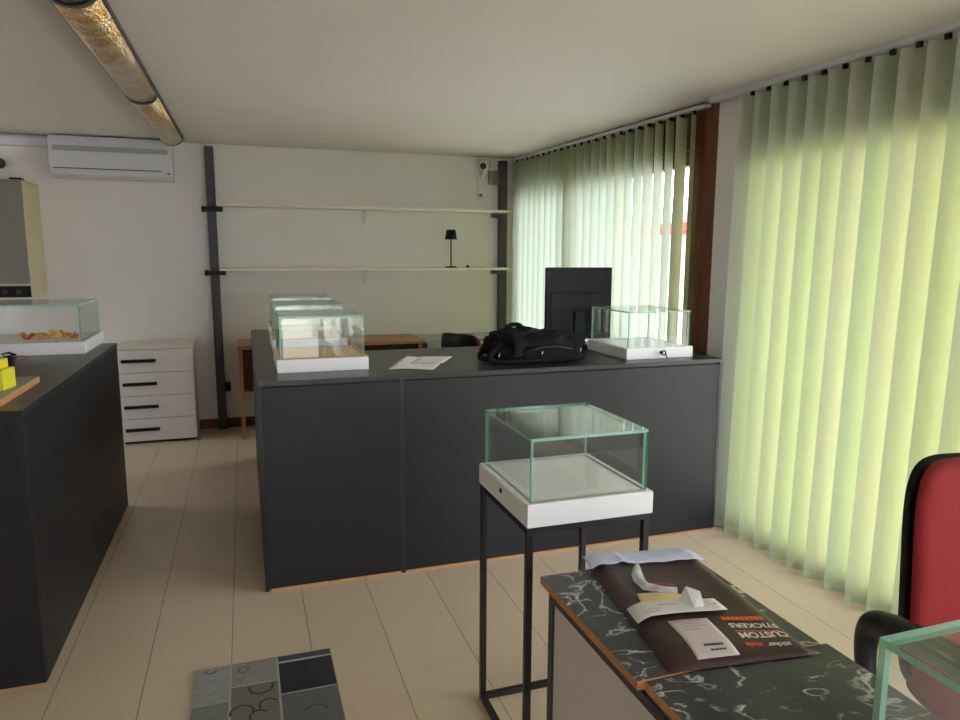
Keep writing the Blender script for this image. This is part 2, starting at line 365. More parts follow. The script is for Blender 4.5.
def window(name, y0, y1, zt, x, stiles, extra=None, wood_w=.09):
    b = B()
    box(b, x, x+.07, y0, y1, 0, .12); box(b, x, x+.07, y0, y1, zt-.09, zt)
    for (a, c) in stiles: box(b, x, x+.07, a, c, 0, zt)
    if extra: extra(b)
    fr = struct(name, b, 'brown', bevel=.004)
    edges = sorted(stiles)
    for (a, c), (d, e) in zip(edges, edges[1:]):
        p = B(); box(p, x+.03, x+.038, c, d, .12, zt-.09); obj('pane', p, 'window', fr)
    return fr
def w1x(b):
    box(b, 2.622, 2.70, 3.533, 3.67, 0, 2.425); box(b, 2.66, 2.70, 3.67, 3.84, 0, 2.425)      # broad corner post
    box(b, 2.663, 2.679, 3.84, 6.50, H1, 2.435)
window('window_1', 3.70, 6.50, H1, 2.682, [(3.70, 3.86), (5.26, 5.40), (6.40, 6.50)], w1x)
window('window_2', -.75, 3.25, H2, 2.64, [(-.75, -.64), (.50, .60), (1.76, 1.86), (3.19, 3.25)])
def wf():
    b = B(); zt = 2.3; y = -3.12
    st = [(.40, .47), (.95, 1.03), (1.62, 1.70), (2.43, 2.5)]
    box(b, .40, 2.5, y, y+.07, 0, .1); box(b, .40, 2.5, y, y+.07, zt-.08, zt)
    for a, c in st: box(b, a, c, y, y+.07, 0, zt)
    box(b, 1.03, 1.62, y, y+.07, 1.0, 1.06)
    fr = struct('window_3', b, 'blacksteel', bevel=.003)
    for (a, c), (d, e) in zip(st, st[1:]):
        p = B(); box(p, c, d, y+.03, y+.038, .1, zt-.08); obj('pane', p, 'window', fr)
wf()
b = B(); x = XL-.12
box(b, x, x+.06, 5.30, 6.10, .90, .97); box(b, x, x+.06, 5.30, 6.10, 2.03, 2.10)
for y in (5.30, 6.03): box(b, x, x+.06, y, y+.07, .90, 2.10)
fr = struct('added_window', b, 'brown', bevel=.003)  # added out of view to bring daylight to the back wall and aisle
for y in (5.37,): p = B(); box(p, x+.026, x+.034, y, y+.66, .97, 2.03); obj('pane', p, 'window', fr)

# outside: street and building behind the blind gaps, plus an added unseen slab
b = B(); box(b, -40, 60, -40, 60, -.25, -.12); o = obj('street_ground', b, 'pavement'); o['kind'] = 'structure'
b = B(); prism(b, [(2.72, -2.5), (4.4, -2.5), (4.4, 3.6), (3.35, 3.6), (3.35, 7.2), (2.72, 7.2)], 2.46, 2.66); o = obj('added_shade_slab', b, 'facade'); o['kind'] = 'structure'  # unseen overhang, added to keep the high sky off the blinds
t = thing('neighbouring_building', 'pale rendered building with a red awning across the street outside the window', 'building', (12.5, 16, -.12))
bx('wall', 'facade', t, 0, 5, -8, 8, 0, 3.0)
b = B(); prism(b, [(-1.5, -7), (0, -7), (0, 7), (-1.5, 7)], 2.3, 2.55); obj('awning', b, 'redaw', t)

# ------------------------------------------------------------------ vertical blinds
def blind(name, label, x, ys, z0, ztop, phi, rail, jit=0, rz=0, rh=.030, last=None, tilt=(0, 0)):
    t = thing(name, label, 'blind', (x, 0, 0), rz)
    b = B(); (ra, rb) = rail
    for s in (0,):
        v = []
        for y in (ra, rb):
            zz = ztop(y)
            v.append([b.verts.new((dx, y, zz+dz)) for dx, dz in ((-.022, -rh), (.022, -rh), (.024, 0), (-.024, 0))])
        for k in range(4): b.faces.new((v[0][k], v[0][(k+1)%4], v[1][(k+1)%4], v[1][k]))
        b.faces.new(v[0]); b.faces.new(v[1])
    obj('headrail', b, 'aluminium', t, .003)
    for i, y in enumerate(ys):
        a = phi + random.uniform(-jit, jit)
        if last is not None and i == len(ys)-1: a = last
        u = Vector((math.sin(a), math.cos(a), 0)); n = Vector((u.y, -u.x, 0))
        zt = ztop(y) - rh - .016; ph = random.uniform(0, 6); am = random.uniform(.001, .004)*(1 if jit else .6)
        lean = random.uniform(-.004, .004)
        bm = B(); nu, nv = 6, 16; g = []
        for p in range(nu+1):
            s = p/nu-.5; row = []
            for q in range(nv+1):
                h = q/nv; z = z0 + (zt-z0)*h
                sag = .005*(4*s*s-1) + am*math.sin(ph+h*5+s*2)*(1-h*.5)
                row.append(bm.verts.new(Vector((0, y+lean*(1-h)+tilt[0]*(1-h)+tilt[1]*h, z)) + u*(.127*s) + n*sag))
            g.append(row)
        for p in range(nu):
            for q in range(nv):
                f = bm.faces.new((g[p][q], g[p+1][q], g[p+1][q+1], g[p][q+1])); f.smooth = True
        sl = obj('slat', bm, 'blind', t)
        hb = B(); h0 = Vector((0, y+lean+tilt[0], z0)); 
        pts = [h0+u*(.127*s)+n*(.005*(4*s*s-1)+am*math.sin(ph+s*2)) for s in (-.49, -.25, 0, .25, .49)]
        for w, s in ((.0016, 1),):
            A = [hb.verts.new(p+n*w) for p in pts]; A2 = [hb.verts.new(p+n*w+Vector((0,0,.034))) for p in pts]
            D = [hb.verts.new(p-n*w) for p in pts]; D2 = [hb.verts.new(p-n*w+Vector((0,0,.034))) for p in pts]
            for k in range(4):
                hb.faces.new((A[k], A[k+1], A2[k+1], A2[k])); hb.faces.new((D[k], D2[k], D2[k+1], D[k+1]))
                hb.faces.new((A2[k], A2[k+1], D2[k+1], D2[k])); hb.faces.new((A[k], D[k], D[k+1], A[k+1]))
            hb.faces.new((A[0], A2[0], D2[0], D[0])); hb.faces.new((A[4], D[4], D2[4], A2[4]))
        obj('bottom_weight', hb, 'hem', sl)
        cl = B(); box(cl, -.006, .006, y+tilt[1]-.012, y+tilt[1]+.012, zt-.004, zt+.0175); obj('carrier_clip', cl, 'blackpl', sl)
    return t
R = math.radians
blind('vertical_blind', 'pale green vertical blind hanging to the floor beside the pier, behind the red office chair', 2.55,
      [3.203-.120*k for k in range(24)], .012, lambda y: cz(y)-.001, R(130), (3.50, .30), .03, tilt=(.012, -.035))
blind('vertical_blind', 'pale green vertical blind behind the reception counter with gaps of daylight between its slats', 2.652,
      [6.49-.120*k for k in range(24)], .03, lambda y: cz(y)-.003-.008*min(1, (6.6-y)/2), R(61.5), (6.56, 3.60), .085, rz=.0165, rh=.020, last=R(48))

# ------------------------------------------------------------------ counters
t = thing('reception_counter', 'long charcoal reception counter with two front panels and a paper and backpack on top', 'counter', (0, 3.208, 0))
CX1 = 2.492
bx('countertop', 'blacktop', t, .034, CX1, 0, .892, .968, .99, bevel=.0015)
b = B(); box(b, .034, .052, .003, .86, .002, .968); box(b, CX1-.02, CX1, .003, .86, .012, .968); box(b, .052, CX1-.02, .02, .035, .016, .968); box(b, .674, .696, .0045, .03, 0, .968)
box(b, .052, CX1-.02, .845, .86, .012, .968)
obj('carcass', b, 'blackedge', t, .001)
bx('front_panel', 'black', t, .0525, .6735, .004, .022, .0125, .960, bevel=.001)
bx('front_panel', 'black', t, .6965, CX1-.0205, .004, .022, .0125, .960, bevel=.001)
bx('plinth', 'mdf', t, .06, CX1-.01, .006, .06, 0, .012, bevel=0)
t = thing('side_counter', 'narrow charcoal counter carrying the row of three glass showcases', 'counter', (0, 4.105, 0))
bx('countertop', 'blacktop', t, .034, .60, 0, 1.40, .968, .99, bevel=.0015)
b = B(); box(b, .034, .052, 0, 1.39, 0, .968); box(b, .58, .598, 0, 1.39, 0, .968); box(b, .052, .58, 1.37, 1.39, 0, .968); obj('carcass', b, 'black', t, .001)
t = thing('display_counter', 'charcoal display counter whose near corner stands at the picture edge beside the aisle', 'counter', (-.737, 0, 0))
bx('countertop', 'blacktop', t, -.95, 0, 2.715, 4.655, .998, 1.02, bevel=.0015)
bx('side_panel', 'black', t, -.022, -.003, 2.737, 4.645, .012, .998, bevel=.001)
bx('end_panel', 'black', t, -.94, -.004, 2.718, 2.736, .012, .998, bevel=.001)
bx('end_panel', 'black', t, -.94, -.022, 4.63, 4.648, .012, .998, bevel=.001)
b = B(); box(b, -.93, -.012, 2.727, 4.64, 0, .012); obj('plinth', b, 'mdf', t)

# ------------------------------------------------------------------ glass showcases
def pane(parent, x0, x1, y0, y1, z0, z1):
    b = B(); fs = box(b, x0, x1, y0, y1, z0, z1)
    d = [x1-x0, y1-y0, z1-z0]; ax = d.index(min(d)); big = {0: (3, 5), 1: (2, 4), 2: (0, 1)}[ax]
    for i, f in enumerate(fs): f.material_index = 0 if i in big else 1
    return obj('glass_pane', b, ['glass', 'edge'], parent)
def showcase(label, x0, y0, z0, w, d, bh=.065, gh=.20, inset=.016, lock=None, floor='whitelam', name='glass_showcase', gr=None, th=.009):
    t = thing(name, label, 'showcase', (x0+w/2, y0+d/2, z0), 0, gr)
    a, c = w/2, d/2
    bx('base', 'whitelam', t, -a, a, -c, c, 0, bh-.003, bevel=.002)
    i = inset
    if floor != 'whitelam': bx('floor_board', floor, t, -a+.001, a-.001, -c+.001, c-.001, bh-.003, bh, bevel=0)
    else: bx('floor_board', floor, t, -a+.002, a-.002, -c+.002, c-.002, bh-.003, bh, bevel=0)
    X, Y = a-i, c-i; zt = bh+gh
    pane(t, -X, X, -Y, -Y+th, bh, zt-th); pane(t, -X, X, Y-th, Y, bh, zt-th)
    pane(t, -X, -X+th, -Y+th, Y-th, bh, zt-th); pane(t, X-th, X, -Y+th, Y-th, bh, zt-th)
    pane(t, -X, X, -Y, Y, zt-th, zt)
    if lock:
        b = B()
        if lock == 'left': tube(b, [(-a-.003, .0, bh*.62), (-a+.004, .0, bh*.62)], .008, 16)
        else: tube(b, [(lock, -c-.003, bh*.55), (lock, -c+.004, bh*.55)], .010, 16)
        obj('lock', b, 'blackpl', t)
    return t
G3 = 'showcases in a row on the side counter'
showcase('front glass showcase of three in a row, white base facing the room', .131, 3.42, .99, .435, .46, floor='tan', gr=G3)
showcase('middle glass showcase of three in a row, behind the front one', .143, 4.25, .99, .435, .46, floor='tan', gr=G3)
showcase('rearmost glass showcase of three in a row, nearest the shelves', .156, 5.03, .99, .435, .46, floor='tan', gr=G3)
rc = showcase('empty glass showcase with a key in its lock, at the window end of the counter', 1.95, 3.32, .99, .42, .465, bh=.06, lock=.005)
cc = showcase('empty glass showcase on a slim black metal stand in front of the counter', .724, 1.738, .79, .404, .430, bh=.068, gh=.186, lock='left')
nc = showcase('glass showcase at the front edge of the picture, on the marble-topped table', .822, .286, .7485, .40, .432, th=.011)
lc = showcase('glass showcase holding golden ornaments on the counter by the drawers', -1.435, 4.19, 1.02, .615, .55, bh=.064, gh=.20)

def stand(label, x0, y0, w, d, h, s=.02):
    t = thing('display_stand', label, 'stand', (x0, y0, 0))
    for a in (0, w-s):
        for c in (0, d-s): bx('leg', 'blacksteel', t, a, a+s, c, c+s, 0, h-.02, bevel=.0015)
    b = B(); box(b, 0, w, 0, s, h-.02, h); box(b, 0, w, d-s, d, h-.02, h); box(b, 0, s, s, d-s, h-.02, h); box(b, w-s, w, s, d-s, h-.02, h)
    obj('top_frame', b, 'blacksteel', t, .0015)
    for q in ((s, w-s, d-s, d), (0, s, s, d-s), (w-s, w, s, d-s)):
        bx('floor_rail', 'blacksteel', t, q[0], q[1], q[2], q[3], .0, .02, bevel=.0015)
    return t
stand('slim black square-tube stand under the glass showcase in the middle of the floor', .726, 1.744, .396, .420, .789)

# ------------------------------------------------------------------ marble-topped table
t = thing('marble_table', 'table with two black marble tops and a dark steel frame under the mailer', 'table', (.68, 0, 0))
def slab(x0, x1, y0, y1, z0, z1, shift):
    b = B(); fs = box(b, x0, x1, y0, y1, z0, z1)
    for i, f in enumerate(fs): f.material_index = 0 if i == 1 else 1
    return obj('tabletop', b, ['marble', 'mdf'], t, 0)
slab(-.004, .43, 1.069, 1.532, .731, .750, 0); slab(.012, .446, .22, 1.067, .729, .748, 1)
b = B()
def rail(*a): box(b, *a)
for x in (.012, .397):
    rail(x, x+.024, .24, 1.515, .695, .719)
for y in (.24, 1.049, 1.491): rail(.036, .397, y, y+.024, .695, .719)
rail(.014, .421, .25, 1.065, .719, .729); rail(.012, .421, 1.08, 1.515, .719, .731)
obj('frame', b, 'post', t, .001)
for x in (.012, .397):
    for y in (.24, 1.491): bx('leg', 'post', t, x, x+.024, y, y+.024, 0, .695, bevel=.001)
bx('side_panel', 'panel', t, .018, .030, .264, 1.491, .05, .695, bevel=0)
bx('back_panel', 'panel', t, .036, .397, 1.496, 1.508, .05, .695, bevel=0)

# ------------------------------------------------------------------ mailer and papers on the table
ZT = .750
t = thing('mailer_bag', 'dark brown padded mailer with white and orange lettering and an open white flap', 'mailer', (0, 0, ZT))
quad = [Vector((.750, 1.071, 0)), Vector((1.064, 1.037, 0)), Vector((1.109, 1.480, 0)), Vector((.809, 1.522, 0))]   # near-left, near-right, far-right, far-left
def qp(u, v): return quad[0]*(1-u)*(1-v)+quad[1]*u*(1-v)+quad[2]*u*v+quad[3]*(1-u)*v
def puff(u, v):
    e = max(0, min(1, min(u, 1-u)/.10))**.5 if 0 < u < 1 else 0
    e2 = max(0, min(1, min(v, 1.15-v)/.12))**.5
    return e*e2*(.016 + .0035*math.sin(5*u+2*v) + .0025*math.sin(9*v-3*u))
def mtop(u, v, lift=0):
    p = qp(u, v); p.z = .0012 + puff(u, v) + lift; return p
b = B(); nu, nv = 28, 36
tp = [[b.verts.new(mtop(i/nu, j/nv)) for j in range(nv+1)] for i in range(nu+1)]
bo = [[b.verts.new(Vector((qp(i/nu, j/nv).x, qp(i/nu, j/nv).y, .0003))) for j in range(nv+1)] for i in range(nu+1)]
for i in range(nu):
    for j in range(nv):
        f = b.faces.new((tp[i][j], tp[i+1][j], tp[i+1][j+1], tp[i][j+1])); f.smooth = True
        b.faces.new((bo[i][j], bo[i][j+1], bo[i+1][j+1], bo[i+1][j]))
for i in range(nu):
    b.faces.new((tp[i][0], bo[i][0], bo[i+1][0], tp[i+1][0])); b.faces.new((tp[i][nv], tp[i+1][nv], bo[i+1][nv], bo[i][nv]))
for j in range(nv):
    b.faces.new((tp[0][j], tp[0][j+1], bo[0][j+1], bo[0][j])); b.faces.new((tp[nu][j], bo[nu][j], bo[nu][j+1], tp[nu][j+1]))
obj('pouch', b, 'maroon', t)
def flap(u, v):
    p = qp(-.022+(1.03-.05*v)*u, .955+.135*v); p.z = mtop(min(.98, max(.02, u)), .965).z*(1-v*.3) + .005 + .009*v + .004*math.sin(PI*v) + .0012*math.sin(27*u+4*v) + (.006*max(0, 1-abs(u-.27)/.05)); return p
b = B(); sheet(b, flap, 40, 10, .0012); obj('liner_flap', b, 'bluewhite', t)
def on_mailer(cx, cy, w, h, ang, lift, name, m, parent, n=(10, 8)):
    ca, sa = math.cos(ang), math.sin(ang)
    def fn(u, v):
        x = cx + (u-.5)*w*ca - (v-.5)*h*sa; y = cy + (u-.5)*w*sa + (v-.5)*h*ca
        return Vector((x, y, mz(x, y)+lift))
    b = B(); sheet(b, fn, n[0], n[1], .0005); return obj(name, b, m, parent), fn
def mz(x, y):
    # invert the quad approximately
    v = (y-1.055)/(.45); v = max(0, min(1, v)); u = (x-(.750+.058*v))/(.31); 
    for _ in range(6):
        p = qp(u, v); u += (x-p.x)/.3; v += (y-p.y)/.44
    return mtop(max(.001, min(.999, u)), max(.001, min(.999, v))).z
lab, lfn = on_mailer(.870, 1.138, .094, .128, -.10, .0012, 'shipping_label', 'labelpaper', t)
# print on the label, seen upside down from the camera
def strokes(fn, rows, parent, name, m, lift=.0006):
    b = B()
    for (v, u0, u1, hh) in rows:
        u = u0
        while u < u1-.01:
            w = random.uniform(.03, .07); e = min(u+w, u1)
            q = [fn(u, v)+Vector((0,0,lift)), fn(e, v)+Vector((0,0,lift)), fn(e, v+hh)+Vector((0,0,lift)), fn(u, v+hh)+Vector((0,0,lift))]
            b.faces.new([b.verts.new(p) for p in q]); u = e+.015
    return obj(name, b, m, parent)
strokes(lfn, [(.22, .34, .80, .05), (.12, .42, .80, .04)], t, 'label_print', 'blackprint')
strokes(lfn, [(.84, .2, .7, .02), (.76, .2, .8, .02), (.66, .2, .6, .02)], t, 'label_print', 'greyprint')
def text_mesh(s, size, name, m, parent, place, off=.0):
    cu = bpy.data.curves.new('t', 'FONT'); cu.body = s; cu.size = size; cu.offset = off; cu.resolution_u = 3
    to = bpy.data.objects.new('t', cu); C.objects.link(to)
    bpy.context.view_layer.update()
    me = bpy.data.meshes.new_from_object(to.evaluated_get(bpy.context.evaluated_depsgraph_get()))
    bpy.data.objects.remove(to); bpy.data.curves.remove(cu)
    bm = B(); bm.from_mesh(me); bpy.data.meshes.remove(me)
    for _ in range(2):
        le = [e for e in bm.edges if e.calc_length() > .006]
        if le: bmesh.ops.subdivide_edges(bm, edges=le, cuts=1)
    bmesh.ops.triangulate(bm, faces=bm.faces)
    for v in bm.verts: v.co = place(v.co.x, v.co.y)
    return obj(name, bm, m, parent)
def rot_place(x0, y0, sx=1.0, ang=-.05, lift=.0010):     # lettering turned half round: starts at the right, runs towards -x, tops towards the camera
    def pl(tx, ty):
        a = PI+ang; x = x0 + sx*tx*math.cos(a) - ty*math.sin(a); y = y0 + sx*tx*math.sin(a) + ty*math.cos(a)
        return Vector((x, y, mz(x, y)+lift))
    return pl
text_mesh('CUSTOM', .029, 'lettering', 'whiteprint', t, rot_place(1.060, 1.113, .93, -.176), .0009)
text_mesh('STICKERS', .0225, 'lettering', 'whiteprint', t, rot_place(1.062, 1.144, 1.15, -.22), .0006)
text_mesh('sticker', .0185, 'lettering', 'whiteprint', t, rot_place(1.040, 1.077, 1.0, -.2), .0004)
text_mesh('mule', .0185, 'lettering', 'orange', t, rot_place(.979, 1.090, 1.0, -.2), .0006)
b = B()
def bar(bb, x0, y0, w, h, ang=-.05):
    pl = rot_place(x0, y0, 1, ang, .0009); n = 8
    for k in range(n):
        q = [pl(w*k/n, 0), pl(w*(k+1)/n, 0), pl(w*(k+1)/n, h), pl(w*k/n, h)]
        bb.faces.new([bb.verts.new(p) for p in q])
for k in range(9): bar(b, 1.050-.0105*k, 1.176+.0022*k, .0095, .014, -.21)
obj('print_band', b, 'orange', t)
b = B()
for k in range(11): bar(b, 1.048-.0088*k, 1.121+.0019*k, .007, .0045, -.2)
obj('print_band', b, 'orange', t)
b = B()
for k in range(7): bar(b, .960-.0085*k, 1.372+.0028*k, .007, .008, -.3)
for k in range(7): bar(b, .952-.0085*k, 1.354+.0028*k, .007, .006, -.3)
obj('print_band', b, 'redprint', t)

def loose_sheet(name, m, label, cat, cx, cy, w, h, ang, lift, bend=None, prints=()):
    ca, sa = math.cos(ang), math.sin(ang)
    def fn(u, v):
        x = cx + (u-.5)*w*ca - (v-.5)*h*sa; y = cy + (u-.5)*w*sa + (v-.5)*h*ca
        return Vector((x, y, ZT+mz(x, y)+lift+(bend(u, v) if bend else 0)))
    b = B(); sheet(b, fn, 14, 10, .0005); o = obj(name, b, m); tag(o, label, cat)
    for rows, pm in prints: strokes(fn, rows, o, 'print', pm)
    return o
loose_sheet('sticker_sheet', 'gold', 'sheet with golden-yellow stickers poking out behind the white slip on the mailer', 'paper', .878, 1.293, .110, .062, -.26, .0050, lambda u, v: .004*math.sin(PI*u),
            [([(.8, .1, .9, .08), (.6, .1, .9, .08)], 'whiteprint')])
loose_sheet('paper_slip', 'paper', 'long white printed slip lying across the brown mailer', 'paper', .884, 1.250, .214, .060, -.11, .008, lambda u, v: .004*math.sin(3*u+1)*v,
            [([(.62, .30, .52, .05), (.42, .1, .3, .03), (.25, .1, .28, .03)], 'greyprint'), ([(.72, .84, .92, .05), (.5, .86, .96, .05)], 'redprint')])
b = B()
fx, fy = .924, 1.252; z0 = ZT+mz(fx, fy)+.0115
for (p, q, r_) in (((-.030, -.030, 0), (-.006, .022, 0), (-.022, .002, .042)), ((.034, -.018, 0), (-.006, .022, 0), (-.004, .000, .043))):
    pass
v = [(-.026, .014, .001), (-.010, -.024, .001), (.014, -.026, .001), (-.012, .010, .036), (.014, -.008, .028)]
vv = [b.verts.new((fx+x, fy+y, z0+z)) for x, y, z in v]
b.faces.new((vv[0], vv[1], vv[3])); b.faces.new((vv[1], vv[2], vv[4], vv[3]))
o = obj('folded_paper', b, 'paper'); md = o.modifiers.new('th', 'SOLIDIFY'); md.thickness = .0008
tag(o, 'small white paper folded upright like a tent on the printed slip', 'paper')
b = B()
path = [(.908, 1.460), (.888, 1.425), (.876, 1.392), (.876, 1.362), (.896, 1.342), (.935, 1.325)]
wds = [.010, .014, .016, .015, .014, .008]
rings = []
for i, (x, y) in enumerate(path):
    a = Vector(path[min(i+1, 5)]) - Vector(path[max(i-1, 0)]); nrm = Vector((-a.y, a.x)).normalized(); row = []
    for k in range(9):
        s = k/8*2-1
        row.append(b.verts.new((x+nrm.x*s*wds[i], y+nrm.y*s*wds[i], ZT+mz(x, y)+.002+.011*(1-s*s)+random.uniform(0, .004))))
    rings.append(row)
for A, D in zip(rings, rings[1:]):
    for k in range(8): b.faces.new((A[k], A[k+1], D[k+1], D[k]))
o = obj('cellophane_strip', b, 'plasticclear'); md = o.modifiers.new('th', 'SOLIDIFY'); md.thickness = .001
tag(o, 'crumpled clear plastic wrapper curled on the brown mailer', 'wrapper')

# ------------------------------------------------------------------ rug
RX, RY = (-.237, .262), (1.85, 2.637)
b = B()
cols = [(-.237, -.110), (-.110, .058), (.058, .262)]
PATCH = [[(2.637, 2.405, (152, 153, 150)), (2.405, 2.15, (124, 126, 120)), (2.15, 1.85, (100, 100, 100))],
         [(2.637, 2.482, (142, 141, 136)), (2.482, 2.2, (116, 112, 103)), (2.2, 1.85, (84, 86, 90))],
         [(2.637, 2.595, (70, 72, 76)), (2.588, 2.388, (42, 44, 50)), (2.388, 2.1, (98, 100, 101)), (2.15, 1.85, (120, 120, 116))]]
lay = b.loops.layers.float_color.new('patch')
def fc(f, c):
    for l in f.loops: l[lay] = (*lin(c), 1)
for f in box(b, *RX, *RY, .0005, .007): fc(f, (168, 168, 160))
for (x0, x1), col in zip(cols, PATCH):
    for (y1, y0, c) in col:
        for f in box(b, x0+.004, x1-.004, y0+.004, y1-.004, .006, .0082): fc(f, c)
def ring(cx, cy, r, a0, a1, c):
    n = 18
    for k in range(n):
        a, d = a0+(a1-a0)*k/n, a0+(a1-a0)*(k+1)/n
        q = [(cx+(r+s)*math.cos(t_), cy+(r+s)*math.sin(t_), .0086) for s, t_ in ((-.004, a), (.004, a), (.004, d), (-.004, d))]
        fc(b.faces.new([b.verts.new(p) for p in q]), c)
ring(-.005, 2.455, .040, PI-.3, 2*PI+.3, (60, 58, 58)); ring(-.070, 2.325, .038, -.3, PI+.3, (66, 64, 62)); ring(.018, 2.345, .030, .4, PI+.6, (66, 64, 62)); ring(-.066, 2.585, .018, 0, 2*PI, (104, 106, 108)); ring(-.015, 2.29, .03, .5, 3.6, (66, 64, 62))
ring(-.18, 2.617, .02, PI, 2*PI, (100, 104, 104)); ring(.17, 2.25, .04, .2, 2.6, (70, 72, 74))
tag(obj('patchwork_rug', b, 'rug'), 'grey patchwork rug with pale seams on the tiled floor', 'rug')

# ------------------------------------------------------------------ office chairs
def pad(bm, w, h, th, c=.06, n=2.6, mi=0, curve=0.0, nu=20, nv=20, taper=.0):
    """rounded cushion standing in local x (width) / z (height), thickness along y"""
    t_, b_ = [], []
    def P(i, j, s):
        u = i/nu*2-1; v = j/nv*2-1
        k = 1
        # map square to rounded square
        r = max(abs(u), abs(v)); 
        if r > 0:
            nn = (abs(u/r)**5+abs(v/r)**5)**(-1/5); uu, vv_ = u/r*nn*r, v/r*nn*r
        else: uu = vv_ = 0
        ww = w/2*(1-taper*(vv_*.5+.5))
        e = (1-r**n)**.5 if r < 1 else 0
        return Vector((uu*ww, s*th/2*e + curve*(uu*uu) , h/2*vv_))
    for s in (1, -1):
        g = [[bm.verts.new(P(i, j, s)) for j in range(nv+1)] for i in range(nu+1)]
        for i in range(nu):
            for j in range(nv):
                f = bm.faces.new((g[i][j], g[i+1][j], g[i+1][j+1], g[i][j+1])); f.smooth = True; f.material_index = mi
    bmesh.ops.remove_doubles(bm, verts=bm.verts, dist=1e-5)
def place(bm, M4): bmesh.ops.transform(bm, matrix=M4, verts=bm.verts)
T, RX_, RZ_ = Matrix.Translation, lambda a: Matrix.Rotation(a, 4, 'X'), lambda a: Matrix.Rotation(a, 4, 'Z')
def office_chair(label, loc, rz, arms=True, back_h=.62, top=1.03, bw=.458):
    """sitter faces local -y; backrest at +y"""
    t = thing('office_chair', label, 'chair', loc, rz, None)
    tilt = RX_(-.13); zc = top-back_h/2
    b = B(); pad(b, bw, back_h, .085, curve=-.05, taper=.10); place(b, T((0, .236, zc)) @ tilt); obj('backrest', b, 'redfab', t)
    b = B(); pad(b, bw+.024, back_h+.004, .05, curve=-.05, taper=.10); place(b, T((0, .266, zc)) @ tilt); obj('back_shell', b, 'blackpl', t)
    b = B(); pad(b, .48, .46, .085); place(b, T((0, -.02, .455)) @ RX_(PI/2)); obj('seat', b, 'redfab', t)
    b = B(); box(b, -.14, .14, -.14, .14, .385, .412); obj('seat_plate', b, 'blackpl', t, .004)
    b = B(); stube(b, [(0, .08, .392), (0, .24, .40), (0, .315, .46), (0, .318, .62), (0, .312, .72)], .02, 10); obj('back_bracket', b, 'blackpl', t)
    b = B(); tube(b, [(0, 0, .10), (0, 0, .24)], .03, 14); tube(b, [(0, 0, .24), (0, 0, .386)], .018, 14); obj('gas_lift', b, 'blackpl', t)
    b = B(); tube(b, [(0, 0, .07), (0, 0, .125)], .045, 16)
    for k in range(5):
        a = 2*PI*k/5+.3; c_, s_ = math.cos(a), math.sin(a)
        tube(b, [(.02*c_, .02*s_, .10), (.16*c_, .16*s_, .09), (.30*c_, .30*s_, .07)], [.026, .022, .016], 8)
    obj('star_base', b, 'blackpl', t)
    for k in range(5):
        a = 2*PI*k/5+.3; c_, s_ = math.cos(a), math.sin(a); x, y = .295*c_, .295*s_
        b = B(); tube(b, [(x, y, .03), (x, y, .075)], .008, 8)
        for s in (-1, 1): tube(b, [(x-s_*s*.006, y+c_*s*.006, .0285), (x-s_*s*.024, y+c_*s*.024, .0285)], .028, 14)
        obj('castor', b, 'blackpl', t)
    if arms:
        for s in (-1, 1):
            x = s*.335
            b = B()
            stube(b, [(s*.20, .08, .405), (x-s*.02, .10, .42), (x, .15, .48), (x, .170, .57), (x, .145, .632), (x, .07, .662), (x, -.04, .685), (x, -.14, .70), (x, -.20, .66), (x, -.19, .56), (x-s*.01, -.12, .46), (x-s*.03, -.07, .42), (s*.20, -.05, .405)],
                 [.016, .019, .023, .028, .034, .035, .035, .034, .030, .024, .019, .018, .016], 14)
            obj('armrest', b, 'blackpl', t)
    return t
office_chair('red office chair with black armrests beside the marble table, in front of the green blind', (1.754, 1.022, 0), R(-15))
office_chair('red and black office chair seen from behind, half hidden by the reception counter', (1.62, 4.80, 0), R(122), back_h=.46, top=1.01, bw=.38)

# ------------------------------------------------------------------ desk area behind the counter
t = thing('wooden_desk', 'brown wooden desk along the back wall under the shelves', 'desk', (0, 0, 0))
bx('desktop', 'desk', t, -.075, 1.50, 6.05, 6.575, .770, .800)
bx('side_panel', 'desk', t, -.07, -.04, 6.10, 6.56, 0, .770); bx('side_panel', 'desk', t, 1.465, 1.495, 6.10, 6.56, 0, .770)
bx('modesty_panel', 'base', t, -.04, 1.465, 6.42, 6.44, .35, .770)
bx('apron', 'dark', t, .42, 1.465, 6.115, 6.13, .60, .770)
t = thing('grey_desk', 'grey laminate desk in the corner by the window, behind the chair', 'desk', (0, 0, 0))
bx('desktop', 'greydesk', t, 1.51, 2.36, 6.05, 6.51, .77, .798)
for x in (1.54, 2.30): bx('leg', 'greydesk', t, x, x+.03, 6.08, 6.48, 0, .77)

# monitor on the counter
t = thing('computer_monitor', 'black computer monitor seen from behind between the backpack and the showcase', 'monitor', (1.955, 3.93, .99), R(-6))
b = B(); box(b, -.212, .215, -.012, .022, .045, .487); obj('screen_frame', b, 'blackpl', t, .006, 3)
b = B(); box(b, -.185, .155, -.022, -.012, .075, .335); obj('rear_cover', b, 'blackpl', t, .012, 3)
b = B(); box(b, -.035, .035, -.046, -.022, .02, .22); obj('neck', b, 'blackpl', t, .004)
b = B(); box(b, -.12, .12, -.105, .085, 0, .02); obj('foot', b, 'blackpl', t, .008, 3)
b = B(); box(b, -.195, .195, .0205, .0235, .10, .465); obj('screen', b, 'lens', t)

